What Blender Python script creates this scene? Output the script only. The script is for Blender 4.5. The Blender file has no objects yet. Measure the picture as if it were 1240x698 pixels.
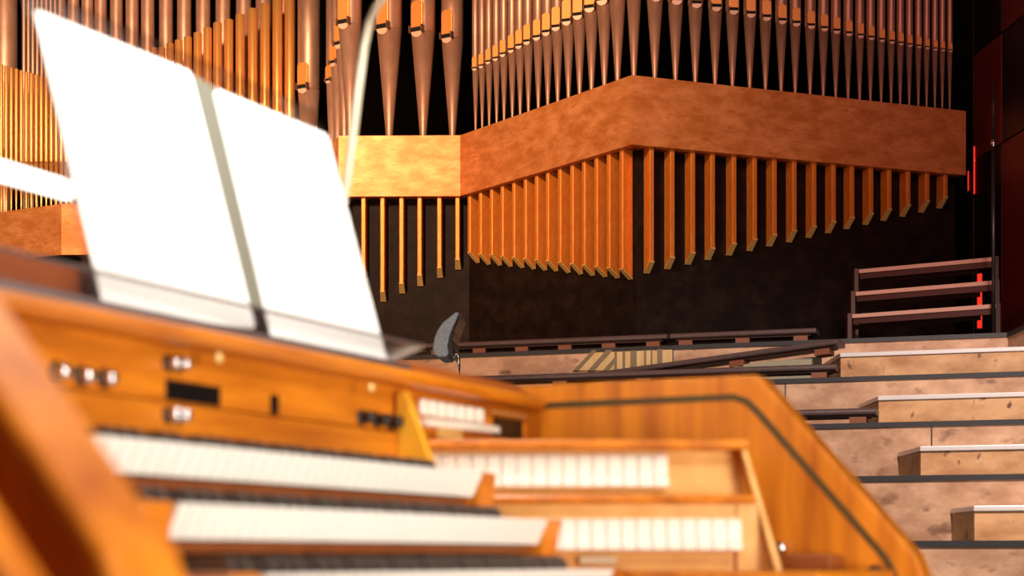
import bpy, bmesh, math, random
from mathutils import Vector, Matrix
random.seed(7)
SC = bpy.context.scene
COL = SC.collection
F = 2000.0; CX = 620.0; HY = 675.0; H = 0.85      # focal length (px), principal column, horizon row, eye height
CA, SA = 0.44721, 0.89443                          # console axis in plan

# ------------------------------------------------------------------ helpers
def P(x, y, d): return Vector(((x-CX)/F*d, d, H+(HY-y)/F*d))
def Zof(y, d): return H+(HY-y)/F*d
def ray_line(x, A, B):
    """point of the plan line A-B that lies in image column x"""
    k = (x-CX)/F
    ux, uy = B[0]-A[0], B[1]-A[1]
    s = (k*A[1]-A[0])/(ux-k*uy)
    return (A[0]+ux*s, A[1]+uy*s)

class MB:
    def __init__(self): self.bm = bmesh.new()
    def poly_prism(self, pts, ext):
        """closed polygon (3-D points) swept by the vector ext"""
        bm = self.bm; ext = Vector(ext)
        a = [bm.verts.new(Vector(p)) for p in pts]
        b = [bm.verts.new(Vector(p)+ext) for p in pts]
        n = len(pts)
        f = [bm.faces.new(a), bm.faces.new(list(reversed(b)))]
        for i in range(n):
            f.append(bm.faces.new((a[i], b[i], b[(i+1) % n], a[(i+1) % n])))
        return self
    def box(self, x0, x1, y0, y1, z0, z1):
        return self.poly_prism([(x0,y0,z0),(x1,y0,z0),(x1,y1,z0),(x0,y1,z0)], (0,0,z1-z0))
    def lathe(self, prof, c=(0,0,0), n=20, axis=None, caps=True):
        """profile of (radius, height) about an axis through c"""
        bm = self.bm; c = Vector(c)
        q = Vector((0,0,1)).rotation_difference(Vector(axis)) if axis else None
        rings = []
        for r, h in prof:
            ring = []
            for i in range(n):
                a = 2*math.pi*i/n
                v = Vector((r*math.cos(a), r*math.sin(a), h))
                if q: v = q @ v
                ring.append(bm.verts.new(c+v))
            rings.append(ring)
        for A, B in zip(rings, rings[1:]):
            for i in range(n):
                bm.faces.new((A[i], A[(i+1) % n], B[(i+1) % n], B[i])).smooth = True
        if caps:
            bm.faces.new(list(reversed(rings[0]))); bm.faces.new(rings[-1])
        return self
    def tube(self, pts, r, n=10, squash=None):
        bm = self.bm; pts = [Vector(p) for p in pts]; rings = []
        for i, p in enumerate(pts):
            t = (pts[min(i+1, len(pts)-1)]-pts[max(i-1, 0)]).normalized()
            u = t.cross(Vector((0,0,1)))
            if u.length < 1e-4: u = t.cross(Vector((0,1,0)))
            u.normalize(); v = t.cross(u)
            rings.append([bm.verts.new(p+(u*math.cos(2*math.pi*k/n)+v*math.sin(2*math.pi*k/n))*r) for k in range(n)])
        for A, B in zip(rings, rings[1:]):
            for i in range(n):
                bm.faces.new((A[i], A[(i+1) % n], B[(i+1) % n], B[i])).smooth = True
        bm.faces.new(list(reversed(rings[0]))); bm.faces.new(rings[-1])
        return self
    def build(self, name, m, parent=None, bevel=0, seg=2, at=None):
        bm = self.bm
        if at is not None: bmesh.ops.translate(bm, verts=bm.verts, vec=-Vector(at))
        bmesh.ops.recalc_face_normals(bm, faces=bm.faces)
        me = bpy.data.meshes.new(name); bm.to_mesh(me); bm.free()
        mats = m if isinstance(m, (list, tuple)) else [m]
        for k in mats: me.materials.append(k)
        o = bpy.data.objects.new(name, me); COL.objects.link(o)
        if parent: o.parent = parent
        if at is not None: o.location = at
        if bevel:
            b = o.modifiers.new('Bevel', 'BEVEL'); b.width = bevel; b.segments = seg; b.limit_method = 'ANGLE'
            b.angle_limit = math.radians(35); b.harden_normals = False
        return o

def tag(o, label, cat, group=None):
    o['label'] = label; o['category'] = cat
    if group: o['group'] = group
    return o
def thing(name, label, cat, loc=(0,0,0), rz=0, group=None):
    o = bpy.data.objects.new(name, None); COL.objects.link(o)
    o.location = loc; o.rotation_euler = (0,0,rz); o.empty_display_size = .05
    return tag(o, label, cat, group)
def struct(o): o['kind'] = 'structure'; return o
def dup(o, name=None, parent=None):
    c = o.copy(); COL.objects.link(c)
    if parent: c.parent = parent
    for ch in list(o.children): dup(ch, None, c)
    return c
ONES = ['', 'first','second','third','fourth','fifth','sixth','seventh','eighth','ninth','tenth','eleventh','twelfth','thirteenth',
        'fourteenth','fifteenth','sixteenth','seventeenth','eighteenth','nineteenth','twentieth']
def nth(n): return ONES[n] if n <= 20 else ('twenty-'+ONES[n-20] if n < 30 else 'thirtieth')

# ------------------------------------------------------------------ materials
def mat(name, col, rough=.5, metal=0, col2=None, scale=(1,1,1), nscale=6, detail=4, contrast=(.35,.65), bump=0, coat=0, spec=.5, emit=None, estr=0, marks=None):
    m = bpy.data.materials.new(name); m.use_nodes = True
    nt = m.node_tree; b = nt.nodes['Principled BSDF']
    b.inputs['Base Color'].default_value = (*col, 1)
    b.inputs['Roughness'].default_value = rough; b.inputs['Metallic'].default_value = metal
    b.inputs['Coat Weight'].default_value = coat; b.inputs['Coat Roughness'].default_value = .12
    b.inputs['Specular IOR Level'].default_value = spec
    if emit:
        b.inputs['Emission Color'].default_value = (*emit, 1); b.inputs['Emission Strength'].default_value = estr
    if col2:
        tc = nt.nodes.new('ShaderNodeTexCoord'); gm = nt.nodes.new('ShaderNodeNewGeometry'); src = gm.outputs['Position'] if marks else tc.outputs['Object']; mp = nt.nodes.new('ShaderNodeMapping')
        mp.inputs['Scale'].default_value = scale
        nz = nt.nodes.new('ShaderNodeTexNoise'); nz.inputs['Scale'].default_value = nscale
        nz.inputs['Detail'].default_value = detail; nz.inputs['Roughness'].default_value = .62
        rp = nt.nodes.new('ShaderNodeValToRGB')
        rp.color_ramp.elements[0].position = contrast[0]; rp.color_ramp.elements[0].color = (*col, 1)
        rp.color_ramp.elements[1].position = contrast[1]; rp.color_ramp.elements[1].color = (*col2, 1)
        L = nt.links.new
        L(src, mp.inputs['Vector']); L(mp.outputs['Vector'], nz.inputs['Vector'])
        L(nz.outputs['Fac'], rp.inputs['Fac']); L(rp.outputs['Color'], b.inputs['Base Color'])
        if marks:
            mc, ms, mn, lo, hi = marks
            mp2 = nt.nodes.new('ShaderNodeMapping'); mp2.inputs['Scale'].default_value = ms
            n2 = nt.nodes.new('ShaderNodeTexNoise'); n2.inputs['Scale'].default_value = mn; n2.inputs['Detail'].default_value = 6
            r2 = nt.nodes.new('ShaderNodeValToRGB')
            r2.color_ramp.elements[0].position = lo; r2.color_ramp.elements[0].color = (0,0,0,1)
            r2.color_ramp.elements[1].position = hi; r2.color_ramp.elements[1].color = (1,1,1,1)
            mx = nt.nodes.new('ShaderNodeMix'); mx.data_type = 'RGBA'
            mx.inputs[7].default_value = (*mc, 1)
            L(src, mp2.inputs['Vector']); L(mp2.outputs['Vector'], n2.inputs['Vector']); L(n2.outputs['Fac'], r2.inputs['Fac'])
            L(r2.outputs['Color'], mx.inputs[0]); L(rp.outputs['Color'], mx.inputs[6]); L(mx.outputs[2], b.inputs['Base Color'])
        if bump:
            bp = nt.nodes.new('ShaderNodeBump'); bp.inputs['Strength'].default_value = bump; bp.inputs['Distance'].default_value = .01
            L(nz.outputs['Fac'], bp.inputs['Height']); L(bp.outputs['Normal'], b.inputs['Normal'])
    return m
M = {}
M['wood']   = mat('cherry_wood', (.38,.092,.004), .42, col2=(.68,.215,.010), scale=(10,10,.9), nscale=2.6, detail=7, contrast=(.33,.62), coat=.05)
M['woodh']  = mat('cherry_wood_lengthwise', (.38,.095,.004), .38, col2=(.70,.225,.011), scale=(1.3,10,10), nscale=2.6, detail=7, contrast=(.33,.62), coat=.08)
M['wood_dk']= mat('brown_wood', (.22,.055,.012), .45, col2=(.31,.085,.018), scale=(1.6,12,12), nscale=2, contrast=(.3,.7))
M['wood_dk2']= mat('red_brown_wood', (.36,.075,.008), .45, col2=(.50,.115,.012), scale=(1.6,12,12), nscale=2, contrast=(.3,.7))
M['wood_lt']= mat('light_wood', (.70,.36,.10), .4, col2=(.82,.47,.15), scale=(3,10,10), nscale=2)
M['wood_yl']= mat('golden_wood', (.72,.33,.02), .4, col2=(.80,.40,.03), scale=(6,6,2), nscale=2)
M['inlay']  = mat('dark_inlay', (.075,.045,.012), .5)
M['ivory']  = mat('ivory_key', (.83,.81,.775), .3)
M['ebony']  = mat('ebony_key', (.085,.064,.056), .32, spec=.8)
M['tab']    = mat('ivory_tab', (.88,.85,.78), .3)
M['chrome'] = mat('chrome', (.85,.85,.88), .15, 1)
M['blackm'] = mat('black_metal', (.02,.018,.018), .3)
M['display']= mat('dark_display', (.006,.005,.005), .25)
M['brass']  = mat('brass_plate', (.90,.66,.24), .35, .2)
M['gold']   = mat('gold_leaf', (.66,.22,.05), .45, .35, col2=(.95,.40,.14), scale=(1.3,1.3,2.6), nscale=4, detail=14, contrast=(.38,.66), bump=.15, marks=((.55,.16,.035),(1,1,7),9,.60,.72))
M['goldbox']= mat('gilded_box', (.78,.23,.025), .42, .35, col2=(.90,.32,.05), scale=(6,6,2), nscale=6, detail=6, contrast=(.35,.65))
M['goldend']= mat('gilded_cut_end', (.95,.62,.20), .5, .1)  # paler than the shafts: light from below is put into the colour
M['copper'] = mat('pipe_metal', (.50,.28,.19), .44, .58, col2=(.62,.37,.26), scale=(3,3,1), nscale=5, detail=6)
M['tubegold']=mat('bright_tube_metal', (1,.50,.15), .36, .70, col2=(.95,.44,.12), scale=(3,3,1), nscale=4)
M['liptop'] = mat('gilded_lip', (.92,.39,.09), .4, .3)
M['lipbot'] = mat('pale_lip', (.86,.60,.42), .45, .2)
M['ear']    = mat('dark_ear', (.16,.075,.045), .5)
M['slit']   = mat('mouth_dark', (.004,.003,.002), .9)
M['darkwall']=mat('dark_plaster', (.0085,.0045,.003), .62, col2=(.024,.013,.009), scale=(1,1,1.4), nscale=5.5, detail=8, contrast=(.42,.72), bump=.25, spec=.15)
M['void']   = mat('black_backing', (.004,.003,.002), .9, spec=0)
M['riser']  = mat('riser_ply', (.40,.21,.12), .5, col2=(.68,.42,.27), scale=(1,1,1.6), nscale=3.2, detail=10, contrast=(.38,.62), marks=((.20,.095,.05),(1.0,1,1.8),6.5,.60,.74))
M['step']   = mat('step_ply', (.44,.20,.08), .5, col2=(.74,.42,.21), scale=(1,1,2), nscale=3.5, detail=10, contrast=(.34,.62), marks=((.12,.05,.02),(2.2,2,1.2),8,.62,.70))
M['grey_bd']= mat('grey_board', (.30,.27,.19), .6, col2=(.36,.32,.23), nscale=4)
M['nose_bk']= mat('black_nosing', (.022,.022,.028), .5)
M['nose_al']= mat('aluminium_nosing', (.78,.74,.76), .35, .35)
M['pad']    = mat('mauve_leather', (.085,.052,.052), .40, col2=(.11,.068,.067), nscale=30)
M['block']  = mat('bench_block', (.22,.065,.028), .5)
M['rail_top']=mat('rail_top', (.62,.36,.28), .5)
M['rail']   = mat('rail_red_wood', (.055,.012,.008), .5)
M['redwall']= mat('red_panel', (.12,.013,.010), .45, col2=(.15,.019,.014), scale=(8,8,1), nscale=2)
M['blkwall']= mat('black_panel', (.010,.004,.004), .45)
M['redled'] = mat('red_light', (.5,.02,.01), .5, emit=(1,.03,.015), estr=.9)
M['paper']  = mat('white_paper', (.93,.93,.92), .7)
M['card']   = mat('grey_card', (.17,.165,.125), .8)
M['tube_lt']= mat('lit_tube', (.9,.9,.9), .5, emit=(1,.97,.92), estr=3)
M['cream']  = mat('cream_metal', (.66,.57,.42), .35)
M['bluegrey']=mat('blue_grey_fabric', (.22,.28,.34), .85, col2=(.32,.39,.46), nscale=60)
M['rubber'] = mat('dark_rail', (.085,.06,.06), .45)
M['floor']  = mat('stage_boards', (.20,.10,.045), .5, col2=(.27,.14,.065), scale=(1,9,1), nscale=2)
def acrylic():
    m = bpy.data.materials.new('clear_acrylic'); m.use_nodes = True
    nt = m.node_tree; nt.nodes.clear(); L = nt.links.new
    out = nt.nodes.new('ShaderNodeOutputMaterial'); mx = nt.nodes.new('ShaderNodeMixShader')
    tr = nt.nodes.new('ShaderNodeBsdfTransparent'); gl = nt.nodes.new('ShaderNodeBsdfGlossy')
    tr.inputs['Color'].default_value = (.98,.97,.96,1); gl.inputs['Roughness'].default_value = .12
    fr = nt.nodes.new('ShaderNodeFresnel'); fr.inputs['IOR'].default_value = 1.25
    mu = nt.nodes.new('ShaderNodeMath'); mu.operation = 'MULTIPLY'; mu.inputs[1].default_value = .4; L(fr.outputs[0], mu.inputs[0]); L(mu.outputs[0], mx.inputs[0]); L(tr.outputs[0], mx.inputs[1]); L(gl.outputs[0], mx.inputs[2]); L(mx.outputs[0], out.inputs[0])
    return m
M['acrylic'] = acrylic()
M['acr_edge'] = mat('acrylic_edge', (.92,.86,.76), .3)  # opaque cream paints the light that the clear edge would catch

# ------------------------------------------------------------------ the hall: floor, tiers, walls
def Z(z): return H+z
struct(MB().box(-14, 6, -2, 20, -.1, 0).build('floor', M['floor']))
SL = -.31
def edge_d(k, r): return {-1:7.1, 0:7.92, 1:8.66, 2:9.58, 3:10.38, 4:11.30}[k] + SL*(r-3)
ZK = {-1:-.28, 0:.081, 1:.441, 2:.801, 3:1.161, 4:1.521}
RL, RR = -7.0, 3.56
for k in range(-1, 5):
    zt = Z(ZK[k]); zb = 0
    back = 18.5
    nxt = (lambda r: edge_d(k+1, r)+.05) if k < 4 else (lambda r: 19.5)
    pts = [(RL, edge_d(k, RL), 0), (RR, edge_d(k, RR), 0), (RR, nxt(RR), 0), (RL, nxt(RL), 0)]
    o = MB().poly_prism([Vector(p) for p in pts], (0,0,zt-.03)).build('stage_riser', M['riser'])
    struct(o)
    # black edging along the tread
    pts = [(RL, edge_d(k, RL)-.012, zt-.03), (RR, edge_d(k, RR)-.012, zt-.03), (RR, nxt(RR)-.05, zt-.03), (RL, nxt(RL)-.05, zt-.03)]
    MB().poly_prism(pts, (0,0,.03)).build('nosing', M['nose_bk'], o)
    # joints between the riser boards
    jl = MB()
    for x in {0:(), 1:(), 2:(1128,), 3:(951,), 4:(815,), -1:()}[k]:
        r, d = ray_line(x, (0, edge_d(k,0)), (1, edge_d(k,1)))
        z0 = Z(ZK[k-1]) if k > -1 else 0
        jl.box(r-.004, r+.004, d-.004, d+.02, z0, zt-.03)
    if len(jl.bm.verts): jl.build('panel_joint', M['nose_bk'], o)

# short return of the top tier at the right wall
o = struct(MB().poly_prism([(3.36, edge_d(4,3.36)+.02, Z(1.161)), (3.36, 10.3, Z(1.161)), (3.80, 10.3, Z(1.161)), (3.80, edge_d(4,3.8)+.6, Z(1.161)),(3.5, edge_d(4,3.5)+.3, Z(1.161))], (0,0,.33)).build('stage_riser', M['riser']))
MB().poly_prism([(3.35, edge_d(4,3.36)+.02, Z(1.491)), (3.35, 10.28, Z(1.491)), (3.80, 10.28, Z(1.491)), (3.80, edge_d(4,3.8)+.6, Z(1.491)),(3.5, edge_d(4,3.5)+.3, Z(1.491))], (0,0,.03)).build('nosing', M['nose_bk'], o)

# striped inlay in the face of the top riser
def on_riser(x, y, k=4, off=.012):
    r, d = ray_line(x, (0, edge_d(k,0)-off), (1, edge_d(k,1)-off))
    return Vector((r, d, Zof(y, d)))
inl = thing('striped_inlay', 'yellow and grey striped wood inlay in the face of the top riser', 'inlay', on_riser(760, 440))
def slab_on(name, quad, m, par, base, th=.012):
    pts = [on_riser(*q)-Vector(base) for q in quad]
    return MB().poly_prism(pts, Vector((-SL*.0, .010, 0))).build(name, m, par)
base = on_riser(760, 440)
def top_y(x): return 431.5-(x-700)*.0515-.2
g = MB(); ystripe = MB()
pts = [on_riser(x, y)-base for x, y in ((694,449),(717,424.5),(814,419.5),(814,449))]
ystripe.poly_prism(pts, (0,.012,0)).build('inlay_panel', mat('yellow_ply', (.62,.40,.17), .5, col2=(.72,.50,.25), scale=(6,6,1), nscale=3), inl)
M['inlay_grey'] = mat('grey_ply', (.22,.16,.09), .55)
def stripe(q):
    pts = [on_riser(x, y, 4, .02)-base for x, y in q]
    MB().poly_prism(pts, (0,.010,0)).build('stripe', M['inlay_grey'], inl)
stripe(((694,449),(700,449),(723,424),(717,424.5)))
stripe(((712,449),(719,449),(742,424),(734,424)))
stripe(((730,449),(737,449),(744,440),(744,433)))
for x0, x1 in ((744,747),(754,757),(763.5,771),(780,782.5),(788,790),(796,802)):
    stripe(((x0,449),(x1,449),(x1,top_y(x1)-3.3),(x0,top_y(x0)-3.3)))

# aisle half steps
steps = []
for (zk, cx, cy, wh) in ((1.341,1018,428,'fourth'),(.981,1064,480,'third'),(.621,1115,541,'second'),(.261,1180,613,'first')):
    d0 = F*zk/(HY-cy); r0 = (cx-CX)/F*d0
    k = round((zk-.081-.18)/.36)
    zlow = Z(ZK[k])
    back = edge_d(k+1, r0)-.015
    r1 = 3.5
    q = [Vector((r0, d0, 0)), Vector((r1, d0+SL*(r1-r0), 0)), Vector((r1, edge_d(k+1, r1)-.015, 0)), Vector((r0, back, 0))]
    t = thing('aisle_step', {'fourth':'uppermost wooden aisle half step, scuffed front, below the three-rail rack', 'third':'second wooden aisle half step from the top with scratched front',
              'second':'wooden aisle half step second from the bottom, pale metal nosing', 'first':'lowest wooden aisle half step, partly cut by the frame edge'}[wh], 'step', (r0, d0, zlow), group='aisle half steps with metal nosing')
    hh = Z(zk)-zlow-.028
    MB().poly_prism([p-Vector((r0,d0,0)) for p in q], (0,0,hh)).build('step_box', M['step'], t)
    ov = [p-Vector((r0,d0,-hh)) for p in q]; ov[0] += Vector((-.008,-.012,0)); ov[1] += Vector((0,-.012,0)); ov[3] += Vector((-.008,0,0))
    MB().poly_prism(ov, (0,0,.028)).build('nosing', M['nose_al'], t, bevel=.004)

# ------------------------------------------------------------------ cushioned bench seats on the tiers
def bench(label, A, B, zb, nblk, width=.22, zb2=None):
    """seat pad from plan point A to B (front edge) resting on blocks on the level zb (zb2 at the far end)"""
    zb2 = zb if zb2 is None else zb2
    A = Vector((A[0], A[1], zb)); B = Vector((B[0], B[1], zb2))
    t = thing('bench_seat', label, 'bench', A, group='cushioned bench seats on the tiers')
    u = (B-A); Ln = u.length; u.normalize()
    bk = Vector((-u.y, u.x, 0)).normalized()
    if bk.y < 0: bk = -bk
    up = Vector((0,0,1))
    def pt(s, b, h): return u*s+bk*b+up*h
    # pad: rounded profile swept along u, bevelled ends
    prof = [(.0,.052),(-.008,.062),(-.008,.078),(.004,.090),(.03,.094),(width-.03,.094),(width,.084),(width,.052)]
    MB().poly_prism([pt(0,b,h) for b, h in prof], u*Ln).build('seat_pad', M['pad'], t, bevel=.012, seg=3)
    MB().poly_prism([pt(.04,b,h) for b, h in ((.02,.040),(.02,.052),(width-.04,.052),(width-.04,.040))], u*(Ln-.08)).build('seat_board', M['rail'], t)
    for i in range(nblk):
        s = .06+(Ln-.22)*i/max(1, nblk-1)
        MB().poly_prism([pt(s,.015,0), pt(s+.10,.015,0), pt(s+.10,width-.06,0), pt(s,width-.06,0)], up*.041).build('support_block', M['block'], t, bevel=.003)
    return t
def on_edge(x, k, off=.03):
    return ray_line(x, (0, edge_d(k,0)+off), (1, edge_d(k,1)+off))
bench('long mauve cushioned bench seat on the top riser, left of the other', on_edge(512,4), on_edge(808,4), Z(1.521), 6)
bench('shorter mauve cushioned bench seat at the right end of the top riser', on_edge(811,4), on_edge(988,4), Z(1.521), 3)
bench('mauve cushioned bench seat just above the console cheek, below the slanting one', on_edge(560,3), on_edge(1012,3), Z(1.161), 5)
bench('lowest mauve cushioned bench seat, mostly hidden behind the slanted console cheek', on_edge(800,2), on_edge(1061,2), Z(.801), 3)
bB = (.35, 11.72); bA = ((1014-CX)/F*10.88, 10.88)
bench('mauve cushioned bench seat slanting down to the left, resting on a grey plinth', bA, bB, Z(1.348), 4, zb2=Z(1.19))
t = tag(MB().poly_prism([(2.06,11.04,Z(1.161)),(1.50,11.20,Z(1.161)),(1.50,11.20,Z(1.300)),(2.06,11.04,Z(1.342))], (.03,.10,0)).build('plinth', M['grey_bd']), 'grey board plinth under the high end of the slanting bench', 'plinth')

# ------------------------------------------------------------------ chair behind the console
cd = 10.3
cb = P(552, 675-.441*F/cd, cd)
ch = thing('stage_chair', 'blue-grey chair back rising between console and benches', 'chair', (cb.x, cb.y, Z(.441)))
zb = Z(.441)
def cpt(x, y, dd): p = P(x, y, cd); return Vector((p.x-cb.x, dd, p.z-zb))
outl = [(557,382.5),(552,383),(546,388),(537,395),(531,404),(527,414),(525,426),(526,433),(533,436.5),(541,436),(545,433),(543,424),(545,413),(549,402),(554,391)]
MB().poly_prism([cpt(x,y,-.16) for x, y in outl], (.03,.32,0)).build('backrest', M['bluegrey'], ch, bevel=.014, seg=4)
shell = [(556.5,386),(553,395),(549,406),(547,416),(547,426),(549,435),(545,436.5),(543,434),(541,424),(543.5,413),(548,401),(553,389.5)]
MB().poly_prism([cpt(x+2.0,y,-.15) for x, y in shell], (.03,.30,0)).build('back_shell', M['blackm'], ch, bevel=.006)
MB().tube([cpt(548,432,.0), cpt(553,429,0), cpt(555.5,433,0), cpt(556,445,0), cpt(556,470,0), cpt(552,486,0), cpt(540,492,0)], .009).build('back_bracket', M['chrome'], ch)
MB().lathe([(.20,.44),(.22,.46),(.22,.49),(.19,.515)], (-.13,0,0), 24).build('seat', M['bluegrey'], ch)
MB().lathe([(.025,.06),(.025,.44)], (-.13,0,0), 12).build('column', M['chrome'], ch)
for i in range(5):
    a = 2*math.pi*i/5
    MB().tube([(-.13,0,.09),(-.13+.27*math.cos(a), .27*math.sin(a), .022)], .02, 8).build('foot', M['blackm'], ch)

# ------------------------------------------------------------------ organ: band, walls behind it
ZT, ZB_ = 3.475, 2.975
OS = 1.07
ZT, ZB_ = ZT*OS, ZB_*OS
BAND = [(-6.6,17.4),(-4.43,16.24),(-2.19,16.22),(-1.43,13.62),(-.427,13.60),(.863,11.90),(3.534,12.86)]
BAND = [(a*OS, b*OS) for a, b in BAND]
def seg_normal(A, B):   # horizontal unit vector pointing away from the hall (backwards)
    u = Vector((B[0]-A[0], B[1]-A[1])).normalized(); n = Vector((-u.y, u.x)); return u, n
def offset_line(A, B, o):
    u, n = seg_normal(A, B); return ((A[0]+n.x*o, A[1]+n.y*o), (B[0]+n.x*o, B[1]+n.y*o))
def offset_poly(pl, o):
    out = []
    for i, p in enumerate(pl):
        if i == 0: n = seg_normal(pl[0], pl[1])[1]; out.append((p[0]+n.x*o, p[1]+n.y*o)); continue
        if i == len(pl)-1: n = seg_normal(pl[-2], pl[-1])[1]; out.append((p[0]+n.x*o, p[1]+n.y*o)); continue
        n1 = seg_normal(pl[i-1], p)[1]; n2 = seg_normal(p, pl[i+1])[1]
        b = (n1+n2); b /= b.dot(n1)
        out.append((p[0]+b.x*o, p[1]+b.y*o))
    return out
bo = Vector((.863*OS, 11.90*OS, Z(ZB_)))
organ = thing('organ_case', 'gilded horizontal band of the organ front carrying the pipes', 'organ', bo)
inn = offset_poly(BAND, .07)
for i in range(len(BAND)-1):
    A, B, C_, D_ = BAND[i], BAND[i+1], inn[i+1], inn[i]
    c0 = Vector(((A[0]+B[0])/2, (A[1]+B[1])/2, Z(ZB_)))
    q = [Vector((p[0], p[1], Z(ZB_)))-c0 for p in (A, B, C_, D_)]
    o = MB().poly_prism(q, (0,0,ZT-ZB_)).build('band_panel', M['gold'], organ)
    o.location = c0-bo
inn2 = offset_poly(BAND, .071); wid = offset_poly(BAND, .62)
dk = MB()
for i in range(len(BAND)-1):
    q = [Vector((p[0], p[1], Z(ZT-.06)))-bo for p in (inn2[i], inn2[i+1], wid[i+1], wid[i])]
    dk.poly_prism(q, (0,0,.045))
dk.build('soundboard', M['rail'], organ)
so = MB()
for i in range(len(BAND)-1):
    q = [Vector((p[0], p[1], Z(ZB_+.004)))-bo for p in (inn2[i], inn2[i+1], wid[i+1], wid[i])]
    so.poly_prism(q, (0,0,.02))
so.build('soffit', M['wood_dk'], organ)
MB().poly_prism([Vector((p[0]*OS,p[1]*OS,Z(ZB_)))-bo for p in ((3.534,12.86),(3.534-.02,12.86),(3.32,13.4),(3.34,13.4))], (0,0,ZT-ZB_)).build('end_panel', M['wood_dk'], organ)

# dark plaster wall under the band, folded like it
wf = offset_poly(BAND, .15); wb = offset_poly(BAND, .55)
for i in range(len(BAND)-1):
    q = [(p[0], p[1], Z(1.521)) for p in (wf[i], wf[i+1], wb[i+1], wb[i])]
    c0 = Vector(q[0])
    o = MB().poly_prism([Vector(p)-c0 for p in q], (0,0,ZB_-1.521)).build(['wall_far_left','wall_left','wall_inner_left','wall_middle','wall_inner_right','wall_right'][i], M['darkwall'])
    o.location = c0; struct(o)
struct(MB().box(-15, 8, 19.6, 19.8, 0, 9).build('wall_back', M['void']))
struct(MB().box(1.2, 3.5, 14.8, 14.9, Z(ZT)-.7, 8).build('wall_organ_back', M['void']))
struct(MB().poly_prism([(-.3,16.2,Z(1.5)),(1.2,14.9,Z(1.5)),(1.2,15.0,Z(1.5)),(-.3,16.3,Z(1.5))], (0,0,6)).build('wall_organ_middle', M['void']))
# right wall of chequered red and black panels
wA = Vector((3.66,13.3,0))*OS; wB = Vector((3.78,12.1,0))*OS; wu = (wB-wA).normalized(); wn = Vector((wu.y,-wu.x,0))
if wn.x < 0: wn = -wn
struct(MB().poly_prism([wA+wn*.02-wu*4, wA+wn*.02+wu*9, wA+wn*.2+wu*9, wA+wn*.2-wu*4], (0,0,8)).build('wall_side', M['blkwall']))
def wall_s(x): 
    r, d = ray_line(x, (wA.x, wA.y), (wB.x, wB.y)); return (Vector((r,d,0))-wA).dot(wu)
s0, s1 = wall_s(1179), wall_s(1213); cw = s1-s0
zr = [Zof(69, 13.2*OS)-2*1.72, Zof(69, 13.2*OS)-1.72, Zof(69,13.2*OS), Zof(69,13.2*OS)+1.72]
zr = [0] + [Zof(197,13.2*OS)-1.75, Zof(197,13.2*OS), Zof(69,13.2*OS), Zof(69,13.2*OS)+.95, 8]
for ci in range(-1, 7):
    for ri in range(len(zr)-1):
        red = (ci+ri) % 2 == 0 and ci >= 0
        a = wA+wu*(s0+cw*ci+.006); b = wA+wu*(s0+cw*(ci+1)-.006)
        q = [Vector((a.x,a.y,zr[ri]+.006)), Vector((b.x,b.y,zr[ri]+.006)), Vector((b.x,b.y,zr[ri]+.006))+wn*.018, Vector((a.x,a.y,zr[ri]+.006))+wn*.018]
        o = MB().poly_prism(q, (0,0,zr[ri+1]-zr[ri]-.012)).build('wall_panel', M['redwall'] if red else M['blkwall'], bevel=.003)
        struct(o)

# ------------------------------------------------------------------ organ pipes
def lip_poly(hw, y0, z0, z1, arch, seg=8, down=False):
    pts = []
    if not down:
        pts = [(-hw, y0, z0), (hw, y0, z0)]
        for i in range(seg+1):
            a = math.pi*i/seg; pts.append((hw*math.cos(a), y0, z1+arch*math.sin(a)))
    else:
        pts = [(hw, y0, z0), (-hw, y0, z0)]
        for i in range(1, seg):
            a = math.pi*i/seg; pts.append((-hw*math.cos(a), y0, z0-arch*math.sin(a)))
    return pts
def pipe(label, group, r, d, zbase, zm, zt, R, az, lipw=.6, liph=1.7, m=None, tip=.22, name='organ_pipe', lips=True, seg=24):
    """flue pipe standing on zbase, mouth at zm; az turns the mouth (0 = towards the camera side, - = to the left)"""
    m = m or M['copper']
    t = thing(name, label, 'organ pipe', (r, d, zbase), az, group)
    fz = zm-zbase
    MB().lathe([(R*tip, 0), (R*tip*1.1, fz*.03), (R*.97, fz-.01*R)], n=seg).build('foot', m, t)
    MB().lathe([(R*.97, fz-.01*R), (R, fz+.05*R), (R, zt-zbase), (R*.9, zt-zbase)], n=seg).build('body', m, t)
    if lips:
        hw = R*lipw; yf = -1.03*R
        th = .40*R
        sl = .55*hw
        MB().poly_prism(lip_poly(hw, yf, fz+sl, fz+sl+liph*hw*1.4, hw*.55), (0,th,0)).build('upper_lip', M['liptop'], t, bevel=.05*R, seg=2)
        MB().poly_prism(lip_poly(hw, yf+.02*R, fz, 0, hw*.95, down=True), (0,th,0)).build('lower_lip', M['lipbot'], t, bevel=.04*R, seg=1)
        MB().box(-hw*1.02, hw*1.02, yf+.012*R, yf+th, fz-.02*R, fz+sl+.02*R).build('mouth', M['slit'], t)
        for s in (-1, 1):
            MB().box(s*hw*1.02-.045*R, s*hw*1.02+.045*R, yf-.22*R, yf+th, fz-.25*hw, fz+sl+.25*hw).build('ear', M['ear'], t)
    return t
zt_b = Z(ZT)-.015
# section of large pipes over the bright middle panel
L1 = offset_line(BAND[3], BAND[4], .22)
zz = 6.7
for i, (xt, xm, ym, wpx) in enumerate(((424,420,32,29),(471.5,466,38,31),(512.5,507.5,41.5,29.5),(548,543.5,49,27))):
    r, d = ray_line(xt, *L1)
    pipe('%s wide copper pipe on the bright golden middle panel, counted from the white lamp arm' % nth(i+1) if i else 'wide copper pipe partly hidden by the white lamp arm, nearest it',
         'wide pipes on the bright middle panel', r, d, zt_b, Zof(ym, d), zz-.2*i, wpx/2*d/F, math.radians(-30), .56, 2.4)
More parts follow.
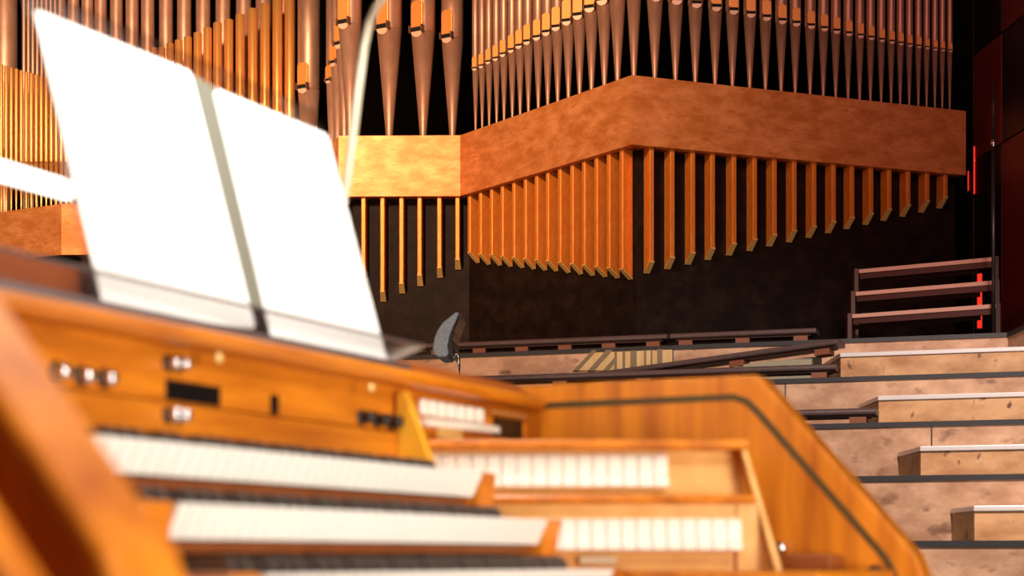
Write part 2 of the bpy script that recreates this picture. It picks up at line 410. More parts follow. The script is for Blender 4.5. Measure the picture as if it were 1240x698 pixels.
# receding pipes at the left end of the middle panel
for i, (xt, d, ym, wpx, nm) in enumerate(((417,14.3*OS,56,21,'front'),(409,15.0*OS,78,17,'second'),(402,15.6*OS,99,14,'rear'))):
    r = (xt-CX)/F*d
    pipe('%s copper pipe of the short receding file beside the white lamp arm' % nm, 'receding file of pipes', r, d, Z(ZT)-.015, Zof(ym, d), zz, wpx/2*d/F, math.radians(-40), .62, 2.2)
# rank on the panel facing left
L2 = offset_line(BAND[4], BAND[5], .12)
S2 = [(576,84,7.2),(584,81,7.4),(592.5,76,7.8),(601.5,72,8.2),(610.5,67,8.8),(620.5,62,9.2),(630,57,9.8),(640,52,10.4),(652,47,11),(663.5,41,11.8),(675.5,35,12.6),(688.5,28,13.4),(702,21,14.2),(716.5,12,15.2),(732,3,16.4),(748,-6,18)]
for i, (xt, ym, w) in enumerate(S2):
    r, d = ray_line(xt, *L2)
    pipe('%s copper pipe from the left in the rank above the left-facing gold panel' % nth(i+1), 'rank above the left-facing gold panel', r, d, zt_b, Zof(ym, d), zz+.05*i, w/2*d/F*1.17, math.radians(-22), .74, 2.5)
r, d = ray_line(766, *offset_line(BAND[4], BAND[5], .10))
pipe('tallest copper pipe standing at the projecting corner of the gold band', 'corner pipe', r+.02, d+.12, zt_b, Zof(-22, d), 7.8, 20/2*d/F, 0, .7, 2)
del_group = None
# rank on the reddish panel facing right
L3 = offset_line(BAND[5], BAND[6], .11)
S3x = [793,818,842,866,887,908,927,946,963,981,997,1012,1027,1041,1054,1067,1079,1090,1101,1112,1122,1132,1141,1150]
S3m = [-1,3,7,11,15,19,23,27,30,33,36,39,42,44.5,47,49.5,51.5,53.5,55.5,57,58.5,60,61,62]
for i, (xt, ym) in enumerate(zip(S3x, S3m)):
    r, d = ray_line(xt, *L3)
    w = 19-(xt-793)/(1150-793)*12.6
    pipe('%s copper pipe from the projecting corner in the rank above the reddish panel' % nth(i+1), 'rank above the reddish panel', r, d, zt_b, Zof(ym, d), zz+1-.04*i, w/2*d/F*1.06, math.radians(4), .70, 2.0)

# left bay: stout plain pipes behind, bright stepped tubes in front
def tube_pipe(name, label, group, x, d, ytop, wpx, m, foot=.5, ring=None):
    r = (x-CX)/F*d; R = wpx/2*d/F; zb0 = Z(ZT)-.015
    t = thing(name, label, 'organ pipe', (r, d, zb0), 0, group)
    top = Zof(ytop, d)-zb0
    MB().lathe([(R*.3,0),(R*.34,.02),(R*.97,foot)], n=18).build('foot', m, t)
    b = MB().lathe([(R*.97,foot),(R,foot+.02),(R,top-.005),(R*.9,top)], n=18); b.build('body', m, t)
    return t
for i, x in enumerate((73,89,106,122,141,160,179,201,223,246,270,295,319,343)):
    tube_pipe('organ_pipe', '%s stout dull copper pipe from the left behind the white sheets' % nth(i+1), 'stout pipes behind the sheets', x, 16.95*OS, -260-20*(i % 3), 13.5+.45*i, M['copper'], .7)
for i, (x, y) in enumerate(((186,58),(196,58),(206,53),(216.5,49),(227.5,45),(239.5,40),(251.5,34),(263.5,28),(277,24),(291,18),(306,11),(321,5),(336,-8),(351,-18))):
    tube_pipe('organ_pipe', '%s polished golden tube pipe from the left in the rising row above the sheets' % nth(i+1), 'rising row of polished tube pipes', x, 16.5*OS, y, 8.4+.33*i, M['tubegold'], .5)
d0_ = 16.45*OS; r0_ = (374-CX)/F*d0_
pipe('stout copper pipe with arched mouth between golden tubes and receding file', 'pipe with arched mouth', r0_, d0_, Z(ZT)-.015, Zof(110, d0_), 7.6, 27/2*d0_/F, math.radians(-28), .55, 2.2, tip=.3)
LL = offset_line(BAND[0], BAND[1], .10)
for i in range(17):
    x = 1.5+6.05*i
    if x > 92: break
    r, d = ray_line(min(x, 72), *LL)
    if x > 72: d = 16.36*OS
    tube_pipe('organ_pipe', '%s slim golden pipe from the left in the dense row above the light tube' % nth(i+1), 'dense row of slim golden pipes', x, d, 78+.29*x, 5.0, M['tubegold'], Zof(196, d)-Z(ZT))
LLb = offset_line(BAND[0], BAND[1], .42)
for i in range(8):
    x = 29+5.4*i
    r, d = ray_line(x, *LLb)
    tube_pipe('organ_pipe', '%s thin dull pipe from the left behind the dense slim row' % nth(i+1), 'thin dull pipes behind the slim row', x, d, -200, 4.6, M['copper'], .6)
r, d = ray_line(8, *LLb)
tube_pipe('organ_pipe', 'very wide dull copper pipe at the left edge above the slim row', None, 6, d+.1, -220, 30, M['copper'], .8)

# ------------------------------------------------------------------ square gilded pipes hanging under the band
def box_pipe(label, group, r, d, zbot_front, zbot_back, A, B):
    u, n = seg_normal(A, B); rz = math.atan2(u.y, u.x)
    zt_ = Z(ZB_)
    t = thing('box_pipe', label, 'organ pipe', (r, d, zt_), rz, group)
    wf_, wb_, D = .020, .025, .10
    hf, hb = zbot_front-zt_, zbot_back-zt_
    bm = bmesh.new()
    V = [bm.verts.new(v) for v in ((-wf_+.006,0,0),(wf_-.006,0,0),(wf_,.008,0),(wb_,D,0),(-wb_,D,0),(-wf_,.008,0))]
    def hz(y): return hf+(hb-hf)*y/D
    W = [bm.verts.new((v.co.x, v.co.y, hz(v.co.y))) for v in V]
    bm.faces.new(V)
    for i in range(6): bm.faces.new((V[i], W[i], W[(i+1) % 6], V[(i+1) % 6]))
    b = MB(); b.bm.free(); b.bm = bm; b.build('shaft', M['goldbox'], t)
    e = MB(); e.poly_prism([(w.co.x if False else x*1.06, y, hz(y)+.001) for x, y in ((-wf_,-.001),(wf_,-.001),(wb_,D),(-wb_,D))], (0,.0006,-.006)).build('cut_end', M['goldend'], t)
    return t
lab = {1:'%s square gilded pipe from the white sheets under the bright middle panel', 2:'%s square gilded pipe from the left under the left-facing panel', 3:'%s square gilded pipe from the projecting corner under the reddish panel'}
A, B = offset_line(BAND[3], BAND[4], .035)
for i, (x, yf, yb) in enumerate(((440,363,376),(463,353,365),(486,343,355),(508,333,346),(532,324,336),(554,314,326))):
    r, d = ray_line(x, A, B)
    box_pipe(lab[1] % nth(i+1), 'square pipes under the bright panel', r, d, Zof(yf, d), Zof(yb, d+.1), A, B)
A, B = offset_line(BAND[4], BAND[5], .035)
xs2 = [565.3,578.5,592,605,619,633,646.6,660,674.7,689.6,704,719,734,749.6]; ys2 = [318,320,321,322.6,324,325.6,327,328,330,331.7,333.4,335,336.5,338]
for i, (x, yb) in enumerate(zip(xs2, ys2)):
    r, d = ray_line(x+2.2, A, B)
    box_pipe(lab[2] % nth(i+1), 'square pipes under the left-facing panel', r, d, Zof(yb-12.5, d), Zof(yb, d+.06), A, B)
A, B = offset_line(BAND[5], BAND[6], .035)
xs3 = [793,818,843,867,893,918,942,966,990,1013.6,1036,1059,1081,1104,1127,1149]; ys3 = [330.7,325.6,320,314.4,309,303.6,298,293,287.7,282,277,272,267,262,257,252]
for i, (x, yb) in enumerate(zip(xs3, ys3)):
    r, d = ray_line(x-3.4, A, B)
    box_pipe(lab[3] % nth(i+1), 'square pipes under the reddish panel', r, d, Zof(yb-14, d), Zof(yb, d+.1), A, B)

# ------------------------------------------------------------------ tiered rail rack by the right wall
zk4 = Z(1.521)
def rk(x, y, d): return P(x, y, d)
rb = Vector((2.6, 12.0, zk4))
rack = thing('railing_rack', 'rack of three stepped wooden rails on the top tier beside the red wall', 'rack', rb)
tiers = [(1040,1204,322,316,12.62,12.10),(1036,1205,350.5,343,12.42,11.90),(1032,1206,378,371,12.20,11.70)]
for (x0, x1, y0, y1, da, db) in tiers:
    a, b = rk(x0, y0, da), rk(x1, y1, db)
    b.z = a.z = (a.z+b.z)/2
    q = [a-rb, b-rb, b-rb+Vector((.02,.24,0)), a-rb+Vector((.02,.24,0))]
    rl = MB().poly_prism([p-Vector((0,0,.030)) for p in q], (0,0,.030)).build('rail_board', M['rail_top'], rack, bevel=.003)
    q2 = [a-rb+Vector((0.01,.012,-.072)), b-rb+Vector((-.01,.012,-.072)), b-rb+Vector((-.01,.05,-.072)), a-rb+Vector((.01,.05,-.072))]
    MB().poly_prism(q2, (0,0,.042)).build('apron', M['rail'], rack)
    q3 = [a-rb+Vector((.05,.20,-.085)), b-rb+Vector((-.05,.20,-.085)), b-rb+Vector((-.05,.23,-.085)), a-rb+Vector((.05,.23,-.085))]
    MB().poly_prism(q3, (0,0,.03)).build('cross_bar', M['rail'], rack)
    for p, sgn in ((a, -1), (b, 1)):
        x_ = p.x-rb.x
        MB().box(x_-(.035 if sgn < 0 else 0), x_+(0 if sgn < 0 else .035), p.y-rb.y, p.y-rb.y+.08, 0, p.z-zk4+.008).build('post', M['rail'], rack, bevel=.004)
pz = P(1203, 400, 11.62)
t = thing('standing_pole', 'thin dark pole rising in front of the red wall at the rack end', 'pole', (pz.x, pz.y, zk4))
MB().lathe([(.014,0),(.014,Zof(165,11.62)-zk4)], n=12).build('tube', M['blackm'], t)
MB().lathe([(.009,0),(.009,.40)], (0,0,Zof(165,11.62)-zk4), n=10).build('upper_tube', M['blackm'], t)
MB().lathe([(.019,0),(.019,.05)], (0,0,Zof(178,11.62)-zk4), n=12).build('collar', M['chrome'], t)
MB().lathe([(.07,0),(.07,.012),(.02,.03)], n=16).build('base', M['blackm'], t)
# red lights in the corner
def redbar(label, x, y0, y1, d, w):
    a = P(x, y1, d)
    t = thing('light_strip', label, 'light', (a.x, a.y, a.z), group='red corner lights')
    hgt = (y1-y0)/F*d
    MB().box(-w/2, w/2, 0, .012, .01, hgt-.01).build('tube', M['redled'], t)
    MB().box(-w/2-.006, w/2+.006, .010, .03, 0, hgt).build('housing', M['blackm'], t)
redbar('red light strip glowing behind the rail rack', 1186.5, 330, 399, 13.0, .035)
redbar('red light strip just right of the gold band end', 1180.5, 176, 236, 13.12*OS, .016)
redbar('dim red light strip left of the other beside the gold band end', 1173.5, 206, 232, 13.25*OS, .018)

# ------------------------------------------------------------------ organ console
BX, BY = 1.67, 1.10
def W2L(r, d): return (CA*r+SA*d, -SA*r+CA*d)
def L2W(X, Y): return (CA*X-SA*Y, SA*X+CA*Y)
bw = L2W(BX, BY)
con = thing('organ_console', 'orange wooden organ console with three manuals and white stop tabs', 'organ console', (bw[0], bw[1], 0), math.atan2(SA, CA))
def c(X, Y, z): return Vector((X-BX, Y-BY, z+H))
def cbox(b, X0, X1, Y0, Y1, z0, z1): return b.box(X0-BX, X1-BX, Y0-BY, Y1-BY, z0+H, z1+H)
def at(x, y, Y):
    t = (x-CX)/F; d = Y/(-SA*t+CA); return (CA*t+SA)*d, Y, (HY-y)/F*d
def atX(x, y, X):
    t = (x-CX)/F; d = X/(CA*t+SA); return X, (-SA*t+CA)*d, (HY-y)/F*d
def wpt(r, d, z): X, Y = W2L(r, d); return c(X, Y, z)
XI, XO, XR = .755, .690, 2.58
# cheeks
def round_poly(pts, idx, rad, seg=5):
    out = []
    n = len(pts)
    for i, p in enumerate(pts):
        if i not in idx: out.append(p); continue
        a = Vector(pts[i-1])-Vector(p); b = Vector(pts[(i+1) % n])-Vector(p); p0 = Vector(p)
        for k in range(seg+1):
            s = k/seg
            q = (p0+a.normalized()*rad)*(1-s)**2+p0*2*s*(1-s)+(p0+b.normalized()*rad)*s*s
            out.append(tuple(q))
    return out
cheek = [(1.80,-H),(1.80,.300),(.845,.298),(.588,.004),(.575,-.03),(.575,-H)]
cheek = round_poly(cheek, (2,), .010)
for X0, th in ((XO, XI-XO), (XR, .065)):
    MB().poly_prism([c(X0, y, z) for y, z in cheek], (th,0,0)).build('side_cheek', M['wood'], con, bevel=.007, seg=3)
# outer boards on the near cheek
ob = MB().poly_prism([c(.626, y, z) for y, z in [(1.80,-H),(1.80,.285),(.845,.285),(.588,-.020),(.575,-.05),(.575,-H)]], (.030,0,0)).build('outer_board', M['wood'], con, bevel=.004)
MB().poly_prism([c(.656, y, z) for y, z in [(1.78,-H),(1.78,.22),(.90,.22),(.64,-.080),(.62,-.12),(.62,-H)]], (XO-.656,0,0)).build('spacer_board', M['wood_dk'], con)
# inlay lines on the inner faces
inl = [(1.29,.262),(.885,.262),(.862,.254),(.845,.238),(.636,.0),(.622,-.025),(.618,-.06),(.618,-.25)]
def strip2d(line, w):
    L_, R_ = [], []
    for i, p in enumerate(line):
        a = Vector(line[max(i-1,0)]); b = Vector(line[min(i+1,len(line)-1)]); t_ = (b-a).normalized(); n_ = Vector((-t_.y,t_.x))
        L_.append(tuple(Vector(p)+n_*w/2)); R_.append(tuple(Vector(p)-n_*w/2))
    return L_+R_[::-1]
MB().poly_prism([c(XR-.0012, y, z) for y, z in strip2d(inl, .011)], (.002,0,0)).build('inlay_line', M['inlay'], con)
MB().poly_prism([c(XI-.001, y, z) for y, z in strip2d(inl, .011)], (.0022,0,0)).build('inlay_line', M['inlay'], con)
# body, top, panel
b = MB(); cbox(b, XI, XR, 1.275, 1.80, -H, .272); b.build('body', M['wood_dk'], con)
XD = 2.186
MB().poly_prism([c(XD, y, z) for y, z in ((1.236,.276),(1.292,.303),(1.80,.303),(1.80,.272),(1.236,.272))], (XR-XD,0,0)).build('top_board', M['wood_dk2'], con)
MB().poly_prism([c(XI, y, z) for y, z in ((1.236,.276),(1.258,.284),(1.338,.284),(1.338,.342),(1.80,.342),(1.80,.272),(1.236,.272))], (XD-XI,0,0)).build('top_board', M['wood_dk2'], con)
prof = [(1.262,.254),(1.236,.254),(1.226,.258),(1.221,.266),(1.224,.273),(1.232,.277),(1.262,.277)]
MB().poly_prism([c(XI, y, z) for y, z in prof], (XR-XI,0,0)).build('top_moulding', M['woodh'], con)
b = MB(); cbox(b, XI, XR, 1.262, 1.276, .188, .256); b.build('piston_panel', M['woodh'], con)
b = MB(); cbox(b, XI, XR, 1.254, 1.276, .06, .185); b.build('lower_panel', M['woodh'], con, bevel=.002)

# manuals
XL, XE = 1.277, 2.107
WN = (XE-XL)/36
def natural_mesh():
    bm = bmesh.new(); w = WN-.0017
    prof = [(0,0),(.002,.0015),(.150,.0015),(.150,-.026),(.022,-.034),(.016,-.033)]
    a = [bm.verts.new((0,y,z)) for y, z in prof]; e = [bm.verts.new((w,y,z)) for y, z in prof]
    bm.faces.new(a); bm.faces.new(e[::-1])
    for i in range(len(prof)): bm.faces.new((a[i], e[i], e[(i+1)%len(prof)], a[(i+1)%len(prof)]))
    bmesh.ops.recalc_face_normals(bm, faces=bm.faces)
    me = bpy.data.meshes.new('natural_key'); bm.to_mesh(me); bm.free(); me.materials.append(M['ivory']); return me
def sharp_mesh():
    b = MB(); w = .0105
    b.poly_prism([(0,.050,.0016),(0,.054,.015),(0,.062,.0195),(0,.148,.0195),(0,.148,.0016)], (w,0,0))
    bmesh.ops.bevel(b.bm, geom=b.bm.edges[:], offset=.0022, segments=2, affect='EDGES')
    bmesh.ops.recalc_face_normals(b.bm, faces=b.bm.faces)
    for f in b.bm.faces: f.smooth = False
    me = bpy.data.meshes.new('sharp_key'); b.bm.to_mesh(me); b.bm.free(); me.materials.append(M['ebony']); return me
NM, SM = natural_mesh(), sharp_mesh()
man = [(1.100,.120),(.996,.051),(.895,-.018)]
for mi, (Yf, zm) in enumerate(man):
    b = MB(); cbox(b, XL-.05, XE+.05, Yf+.030, Yf+.155, zm-.046 if mi < 2 else zm-.16, zm-.036)
    kb = b.build('keyboard', M['wood_dk'], con)
    for i in range(36):
        k = bpy.data.objects.new('natural_key', NM); COL.objects.link(k); k.parent = kb; k.location = c(XL+WN*i, Yf, zm)
        if i % 7 in (0,1,3,4,5) and i < 35:
            s = bpy.data.objects.new('sharp_key', SM); COL.objects.link(s); s.parent = kb; s.location = c(XL+WN*(i+1)-.006, Yf, zm)
    for x0, x1 in ((XL-.052, XL-.003), (XE+.003, XE+.050)):
        b = MB(); b.poly_prism([c(x0, y, z) for y, z in ((Yf+.002,zm+.003),(Yf+.15,zm+.003),(Yf+.15,zm-.062),(Yf+.012,zm-.062))], (x1-x0,0,0)).build('key_block', M['woodh'], con, bevel=.004)
b = MB(); cbox(b, XL-.05, XE+.05, .93, 1.27, -.30, -.178); b.build('key_bed', M['wood_dk'], con)
# near-side shelf and far-side shelf beside the manuals
b = MB(); cbox(b, XE+.055, XR, .62, 1.25, -.07, -.020); b.build('side_shelf', M['woodh'], con, bevel=.005)
b = MB(); cbox(b, XI, XL-.055, .62, 1.25, -.07, -.020); b.build('side_shelf', M['woodh'], con, bevel=.005)
b = MB(); cbox(b, XI, XR, .80, 1.27, -.36, -.30); b.build('under_board', M['wood_dk'], con)
b = MB(); b.lathe([(.011,0),(.011,.02),(.007,.026)], c(*atX(1062,693,XR-.03)), 14, axis=(-1,0,0)).build('black_knob', M['blackm'], con)

# bracket at the end of the upper manual
b = MB(); b.poly_prism([c(2.122, y, z) for y, z in ((1.254,.245),(1.240,.247),(1.190,.128),(1.254,.128))], (.016,0,0)).build('end_bracket', M['wood_yl'], con, bevel=.002)

# pistons, displays and plates on the panel
def knob(x, y, r, m, Y=1.262, ln=.018, base=True):
    X, Y_, z = at(x, y, Y)
    o = MB().lathe([(r*.6,0),(r*.6,ln*.4),(r*.95,ln*.45),(r,ln*.7),(r*.85,ln*.95),(r*.4,ln*1.05),(.0005,ln*1.07)], c(X, Y, z), 16, axis=(0,-1,0)).build('piston_knob', m, con)
    if base: MB().lathe([(r*1.25,0),(r*1.2,.003),(r*.6,.004)], c(X, Y, z), 16, axis=(0,-1,0)).build('collar', M['blackm'], o)
for x, y in ((68,450),(97,455),(125,458)): knob(x, y, .0095, M['chrome'])
for x, y in ((203,440),(215,441)): knob(x, y, .0085, M['chrome'])
for x, y in ((203,503),(215,504)): knob(x, y, .0085, M['chrome'], 1.254)
for x, y in ((437,506),(455,509),(471,511.5)): knob(x, y, .0095, M['blackm'], ln=.022)
knob(447, 470, .006, M['brass'], 1.225, .006, False)
knob(262, 434, .006, M['brass'], 1.225, .006, False)
def plate(name, x0, y0, x1, y1, m, Y=1.262, th=.003):
    X0, _, za = at(x0, y0, Y); X1, _, zb_ = at(x1, y1, Y)
    zc0, zc1 = at(x0, (y1 if False else y0), Y)[2], zb_
    b = MB(); cbox(b, X0, X1, Y-th, Y+.001, min(za, zb_), max(za, zb_)); return b.build(name, m, con, bevel=.001)
dsp = plate('display', 200, 459, 265, 493, M['display'])
plate('key_switch', 327, 478, 336, 503, M['display'])
plate('name_plate', 597, 504, 631, 534, M['display'])
plate('plate_strip', 595, 499.5, 650, 507, M['brass'])
plate('brass_plate', 529, 518, 558, 534, M['brass'], 1.262, .004)
# small rocker tablets
for i in range(7):
    X, Y_, z = at(509+11.2*i, 494+1.7*i, 1.262)
    b = MB(); cbox(b, X-.0122, X+.0122, 1.250, 1.2625, z-.0130, z+.0140); b.build('rocker_tablet', M['tab'], con, bevel=.0075, seg=3)
for i in range(8):
    X, Y_, z = at(512+11.0*i, 512+1.2*i, 1.262)
    b = MB(); cbox(b, X-.0162, X+.0162, 1.244, 1.2625, z-.0070, z+.0055); b.build('rocker_tablet', M['tab'], con, bevel=.002)

# stop jamb, terraced, facing the player
jb = MB().poly_prism([wpt(-.13,d,z) for d, z in ((2.545,.088),(2.560,.166),(2.60,.166),(2.60,-.02),(2.500,-.02),(2.495,.088))], (W2L(.358,0)[0]-W2L(-.13,0)[0], W2L(.358,0)[1]-W2L(-.13,0)[1], 0)).build('stop_jamb', M['wood_lt'], con)
def along(r0, r1): return (W2L(r1,0)[0]-W2L(r0,0)[0], W2L(r1,0)[1]-W2L(r0,0)[1], 0)
MB().poly_prism([wpt(r,2.492,z) for r, z in ((.34,-.02),(.392,-.02),(.367,.086),(.34,.086))], (W2L(0,.04)[0], W2L(0,.04)[1], 0)).build('jamb_extension', M['wood_lt'], con)
MB().poly_prism([wpt(-.135,d,z) for d, z in ((2.525,.165),(2.522,.172),(2.525,.180),(2.66,.180),(2.66,.165))], along(-.135,.362)).build('jamb_rail', M['woodh'], con, bevel=.002)
MB().poly_prism([wpt(-.135,d,z) for d, z in ((2.475,.080),(2.470,.087),(2.475,.094),(2.555,.094),(2.555,.080))], along(-.135,.366)).build('jamb_rail', M['woodh'], con, bevel=.002)
q = [wpt(.350,2.53,.168), wpt(.359,2.53,.168), wpt(.402,2.45,-.022), wpt(.392,2.45,-.022)]
MB().poly_prism(q, (W2L(.004,.06)[0], W2L(.004,.06)[1], 0)).build('jamb_end_board', M['wood_lt'], con, bevel=.002)
def tab(x, d, ytop, ybot, w):
    r = (x-CX)/F*d; zt_, zb2 = (HY-ytop)/F*d, (HY-ybot)/F*d; h = zt_-zb2
    prof = [(0,0),(-.006,0),(-.010,-.08*h),(-.016,-.62*h),(-.026,-.80*h),(-.026,-h),(-.004,-h)]
    return MB().poly_prism([wpt(r, d+dd, zt_+z) for dd, z in prof], along(0, w)).build('stop_tab', M['tab'], jb, bevel=.0018)
PX1 = 18.3
for i in range(16): tab(808.5-PX1*(i+1)+.5, 2.556, 550.5, 591, (PX1-1.1)/F*2.556)
for i in range(14): tab(897-18.2*(i+1)+.5, 2.50, 628, 667, 17.1/F*2.50)
def jplate(x0, y0, x1, y1, d):
    a = (x0-CX)/F*d; b_ = (x1-CX)/F*d
    MB().poly_prism([wpt(a,d,(HY-y1)/F*d), wpt(b_,d,(HY-y1)/F*d), wpt(b_,d,(HY-y0)/F*d), wpt(a,d,(HY-y0)/F*d)], (W2L(0,.012)[0],W2L(0,.012)[1],0)).build('label_plate', M['cream'], con, bevel=.001)
jplate(627, 599, 671, 612.5, 2.535)
jplate(702, 674, 746, 683, 2.49)
X, Y, z = atX(942, 664, XR-.03)
MB().lathe([(.008,0),(.008,.014),(.0105,.016),(.0105,.026),(.006,.030)], c(XR, Y, z), 16, axis=(-1,0,0)).build('chrome_knob', M['chrome'], con)
b = MB(); cbox(b, 2.50, XR, .70, .86, -.02, .004); b.build('knob_block', M['wood_dk'], con, bevel=.003)

# ------------------------------------------------------------------ music desk, sheets
RZ = math.atan2(SA, CA)
PB = Vector((0,1.300,.2945)); PT = Vector((0,1.4168,.695)); PU = (PT-PB).normalized(); PN = Vector((0,-PU.z,PU.y))   # plate foot, top, along, towards player
def on_plate(x, y, off=0):
    t = (x-CX)/F
    D_ = Vector((CA*t+SA, -SA*t+CA, (HY-y)/F))            # console-local ray
    k = (PB+PN*off).dot(PN)/D_.dot(PN); return D_*k
dx, dy = L2W(1.85, 1.31)
desk = thing('music_desk', 'clear acrylic music desk leaning on top of the console', 'music desk', (dx, dy, H+.284), RZ)
def g_(v): return Vector((v.x-1.85, v.y-1.31, v.z-.284))
xl, xr_ = 1.515, 2.176
q = [PB+Vector((xl,0,0)), PB+Vector((xr_,0,0)), PT+Vector((xr_,0,0)), PT+Vector((xl,0,0))]
cr = .02
MB().poly_prism([g_(v) for v in (q[0], q[1], q[2]-PU*cr, q[2]-Vector((cr,0,0)), q[3]+Vector((cr,0,0)), q[3]-PU*cr)], -PN*.006).build('back_plate', M['acrylic'], desk)
sh0 = PB+PU*.004; dep = .066
MB().poly_prism([g_(sh0+Vector((x,0,0))+PN*s) for x, s in ((1.05,0),(xr_,0),(xr_,dep),(1.05,dep))], PU*.006).build('ledge', M['acrylic'], desk)
MB().poly_prism([g_(sh0+Vector((x,0,0))+PN*s) for x, s in ((1.05,dep),(xr_+.001,dep),(xr_+.001,dep+.0015),(1.05,dep+.0015))], PU*.004).build('ledge_lip', M['rubber'], desk)
MB().poly_prism([g_(sh0+Vector((x,0,0))+PN*s) for x, s in ((xr_,0),(xr_+.003,0),(xr_+.003,dep),(xr_,dep))], PU*.006).build('ledge_end', M['acr_edge'], desk)
MB().poly_prism([g_(Vector((1.05,y,z))) for y, z in ((1.258,.2842),(1.325,.2842),(1.325,.2935),(1.262,.2935))], (xr_-1.05,0,0)).build('base_rail', M['rubber'], desk)
def sheet(name, label, px, off, m, cat, group=None, th=.0015):
    pts = [on_plate(x, y, off) for x, y in px]
    c0 = sum(pts, Vector())/len(pts)
    w = L2W(c0.x, c0.y)
    t = MB().poly_prism([p-c0 for p in pts], -PN*th).build(name, m)
    t.location = (w[0], w[1], c0.z+H); t.rotation_euler = (0,0,RZ)
    return tag(t, label, cat, group)
sheet('music_sheet', 'blank white left music sheet, the larger one, on the acrylic desk', ((46,12),(227,85),(232,90),(309,395),(306,398),(128,373),(125,370),(42,16)), .004, M['paper'], 'sheet music', 'white sheets on the desk')
sheet('music_sheet', 'blank white right music sheet, beside the grey strip on the acrylic desk', ((264,108),(393,161),(398,167),(469,437),(466,440),(333,414),(329,410),(259,112)), .004, M['paper'], 'sheet music', 'white sheets on the desk')
sheet('card_strip', 'grey card strip showing between the two white sheets', ((226,87),(266,108),(330,379),(300,371)), .0018, M['card'], 'card')

# ------------------------------------------------------------------ lamps on the console
lx, ly = L2W(2.115, 1.56)
lamp = thing('desk_lamp', 'cream curved lamp arm rising behind the music desk', 'lamp', (lx, ly, H+.342), 0)
ldep = 2.59
def lp(x, y, d): p = P(x, y, d); return p-Vector((lx, ly, H+.342))
foot = Vector((0,0,0))
pts = [lp(408,300,ldep)] + [lp(x, y, ldep) for x, y in ((414,255),(421,215),(427,170),(432,125),(437,85),(441,55),(447,28),(456,8),(469,-9),(486,-22))]
p_end = lp(505,-60,2.45)
pts += [lp(502,-34,2.56), lp(500,-60,2.5), lp(480,-90,2.4)]
base_p = Vector((pts[0].x-.012, pts[0].y, 0))
pts = [base_p, base_p*.5+pts[0]*.5] + pts
MB().tube(pts, .0066, 12).build('arm', M['cream'], lamp)
MB().lathe([(.05,0),(.05,.008),(.045,.014),(.012,.018)], base_p, 20).build('base', M['cream'], lamp)
hd = pts[-1]
u = Vector((CA, SA, 0))
MB().tube([hd-u*.28, hd+u*.12], .018, 14).build('lamp_head', M['cream'], lamp)
bl = L2W(1.2, 1.40)
tl = thing('tube_lamp', 'glowing white light tube left of the white sheets', 'lamp', (bl[0], bl[1], H+.342), RZ)
X9, _, z9 = at(84, 231, 1.40); X8, _, z8 = at(0, 209, 1.40)
zt9 = z9-.342
MB().tube([(0,0,zt9), (X9-1.2,0,zt9)], .0118, 16).build('tube', M['tube_lt'], tl)
MB().tube([(X9-1.2,0,zt9), (X9-1.2+.006,0,zt9), ], .006, 12).build('end_cap', M['chrome'], tl)
MB().tube([(0,0,.01),(0,0,zt9-.0115)], .006, 10).build('stem', M['chrome'], tl)
MB().lathe([(.045,0),(.045,.008),(.01,.014)], n=18).build('base', M['chrome'], tl)

# ------------------------------------------------------------------ light
def area(name, loc, target, size, power, col, sy=None):
    l = bpy.data.lights.new(name, 'AREA'); l.energy = power; l.color = col; l.size = size
    if sy: l.shape = 'RECTANGLE'; l.size_y = sy
    o = bpy.data.objects.new(name, l); COL.objects.link(o); o.location = loc
    o.rotation_euler = (Vector(target)-Vector(loc)).to_track_quat('-Z', 'Y').to_euler(); return o
def spot(name, loc, target, power, col, ang, blend=.5, rad=.15):
    l = bpy.data.lights.new(name, 'SPOT'); l.energy = power; l.color = col; l.spot_size = math.radians(ang); l.spot_blend = blend; l.shadow_soft_size = rad
    o = bpy.data.objects.new(name, l); COL.objects.link(o); o.location = loc
    o.rotation_euler = (Vector(target)-Vector(loc)).to_track_quat('-Z', 'Y').to_euler(); return o
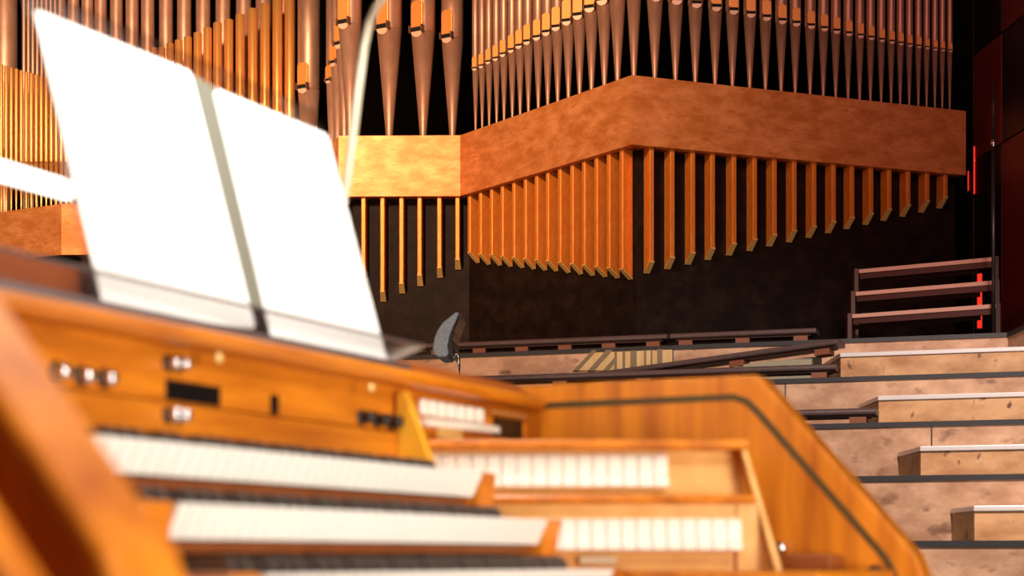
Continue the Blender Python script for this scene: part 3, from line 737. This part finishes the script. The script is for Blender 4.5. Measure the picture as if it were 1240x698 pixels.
# warm organ floods, and two added fills
spot('flood_front', (-4.0, 2.5, 8.3), (-.75, 14.2, 4.3), 8600, (1,.57,.34), 31, 1, .7)
spot('flood_left', (-3.2, 4.5, 9.6), (-4.4, 17.6, 5.2), 12500, (1,.62,.38), 30, .6, 1.1)
spot('bounce_fill', (-3.0, 5.0, .9), (.2, 13.3, 3.8), 550, (1,.60,.36), 36, .8, .6)  # added fill in place of stage floor bounce, lifts the downward cut ends
spot('flood_red', (3.0, 2.0, 7.5), (2.9, 13.2, 4.3), 640, (1,.45,.50), 30, .6, .4)
spot('wall_fill', (-.5, 5.0, 5.0), (4.0, 12.6, 4.2), 420, (1,.20,.12), 36, .8, .3)  # added red fill, brightens the side wall panels
# work light on the tiers
spot('tier_light', (1.8, 3.0, 6.5), (2.0, 9.7, 1.6), 3300, (1,.80,.68), 40, .7, .4)
# console lights: hall lamp above the player, unseen soft fill added for the key fronts, desk lamp over the sheets
area('hall_lamp', (1.7, .1, 3.0), L2W(1.9,1.1)+(H,), .4, 56, (1,.86,.70))
area('console_fill', (1.48, .49, .82), L2W(1.9,1.1)+(H+.05,), .9, 62, (1,.88,.74))
area('hall_lamp_left', (-2.6, .3, 2.6), L2W(1.2,.9)+(H+.1,), .8, 7, (1,.84,.70))
hx = L2W(1.86, 1.03)
area('desk_lamp_light', (hx[0], hx[1], H+1.02), L2W(1.86,1.36)+(H+.45,), .5, 7.5, (1,.97,.93), .08)
w = bpy.data.worlds.new('hall'); SC.world = w; w.use_nodes = True
w.node_tree.nodes['Background'].inputs[0].default_value = (1,.62,.42,1)
w.node_tree.nodes['Background'].inputs[1].default_value = .06

# ------------------------------------------------------------------ camera
cam = bpy.data.cameras.new('camera'); co = bpy.data.objects.new('camera', cam); COL.objects.link(co)
co.location = (0,0,H); co.rotation_euler = (math.pi/2,0,0)
cam.sensor_fit = 'HORIZONTAL'; cam.sensor_width = 36; cam.lens = 36*F/1240
cam.shift_y = (HY-349)/1240; cam.shift_x = 0
cam.clip_start = .05
cam.dof.use_dof = True; cam.dof.focus_distance = 12.9; cam.dof.aperture_fstop = 4.2
SC.camera = co
SC.view_settings.view_transform = 'Standard'; SC.view_settings.look = 'None'
SC.view_settings.gamma = 1; SC.view_settings.exposure = 0
try: SC.view_settings.use_curve_mapping = False
except Exception: pass
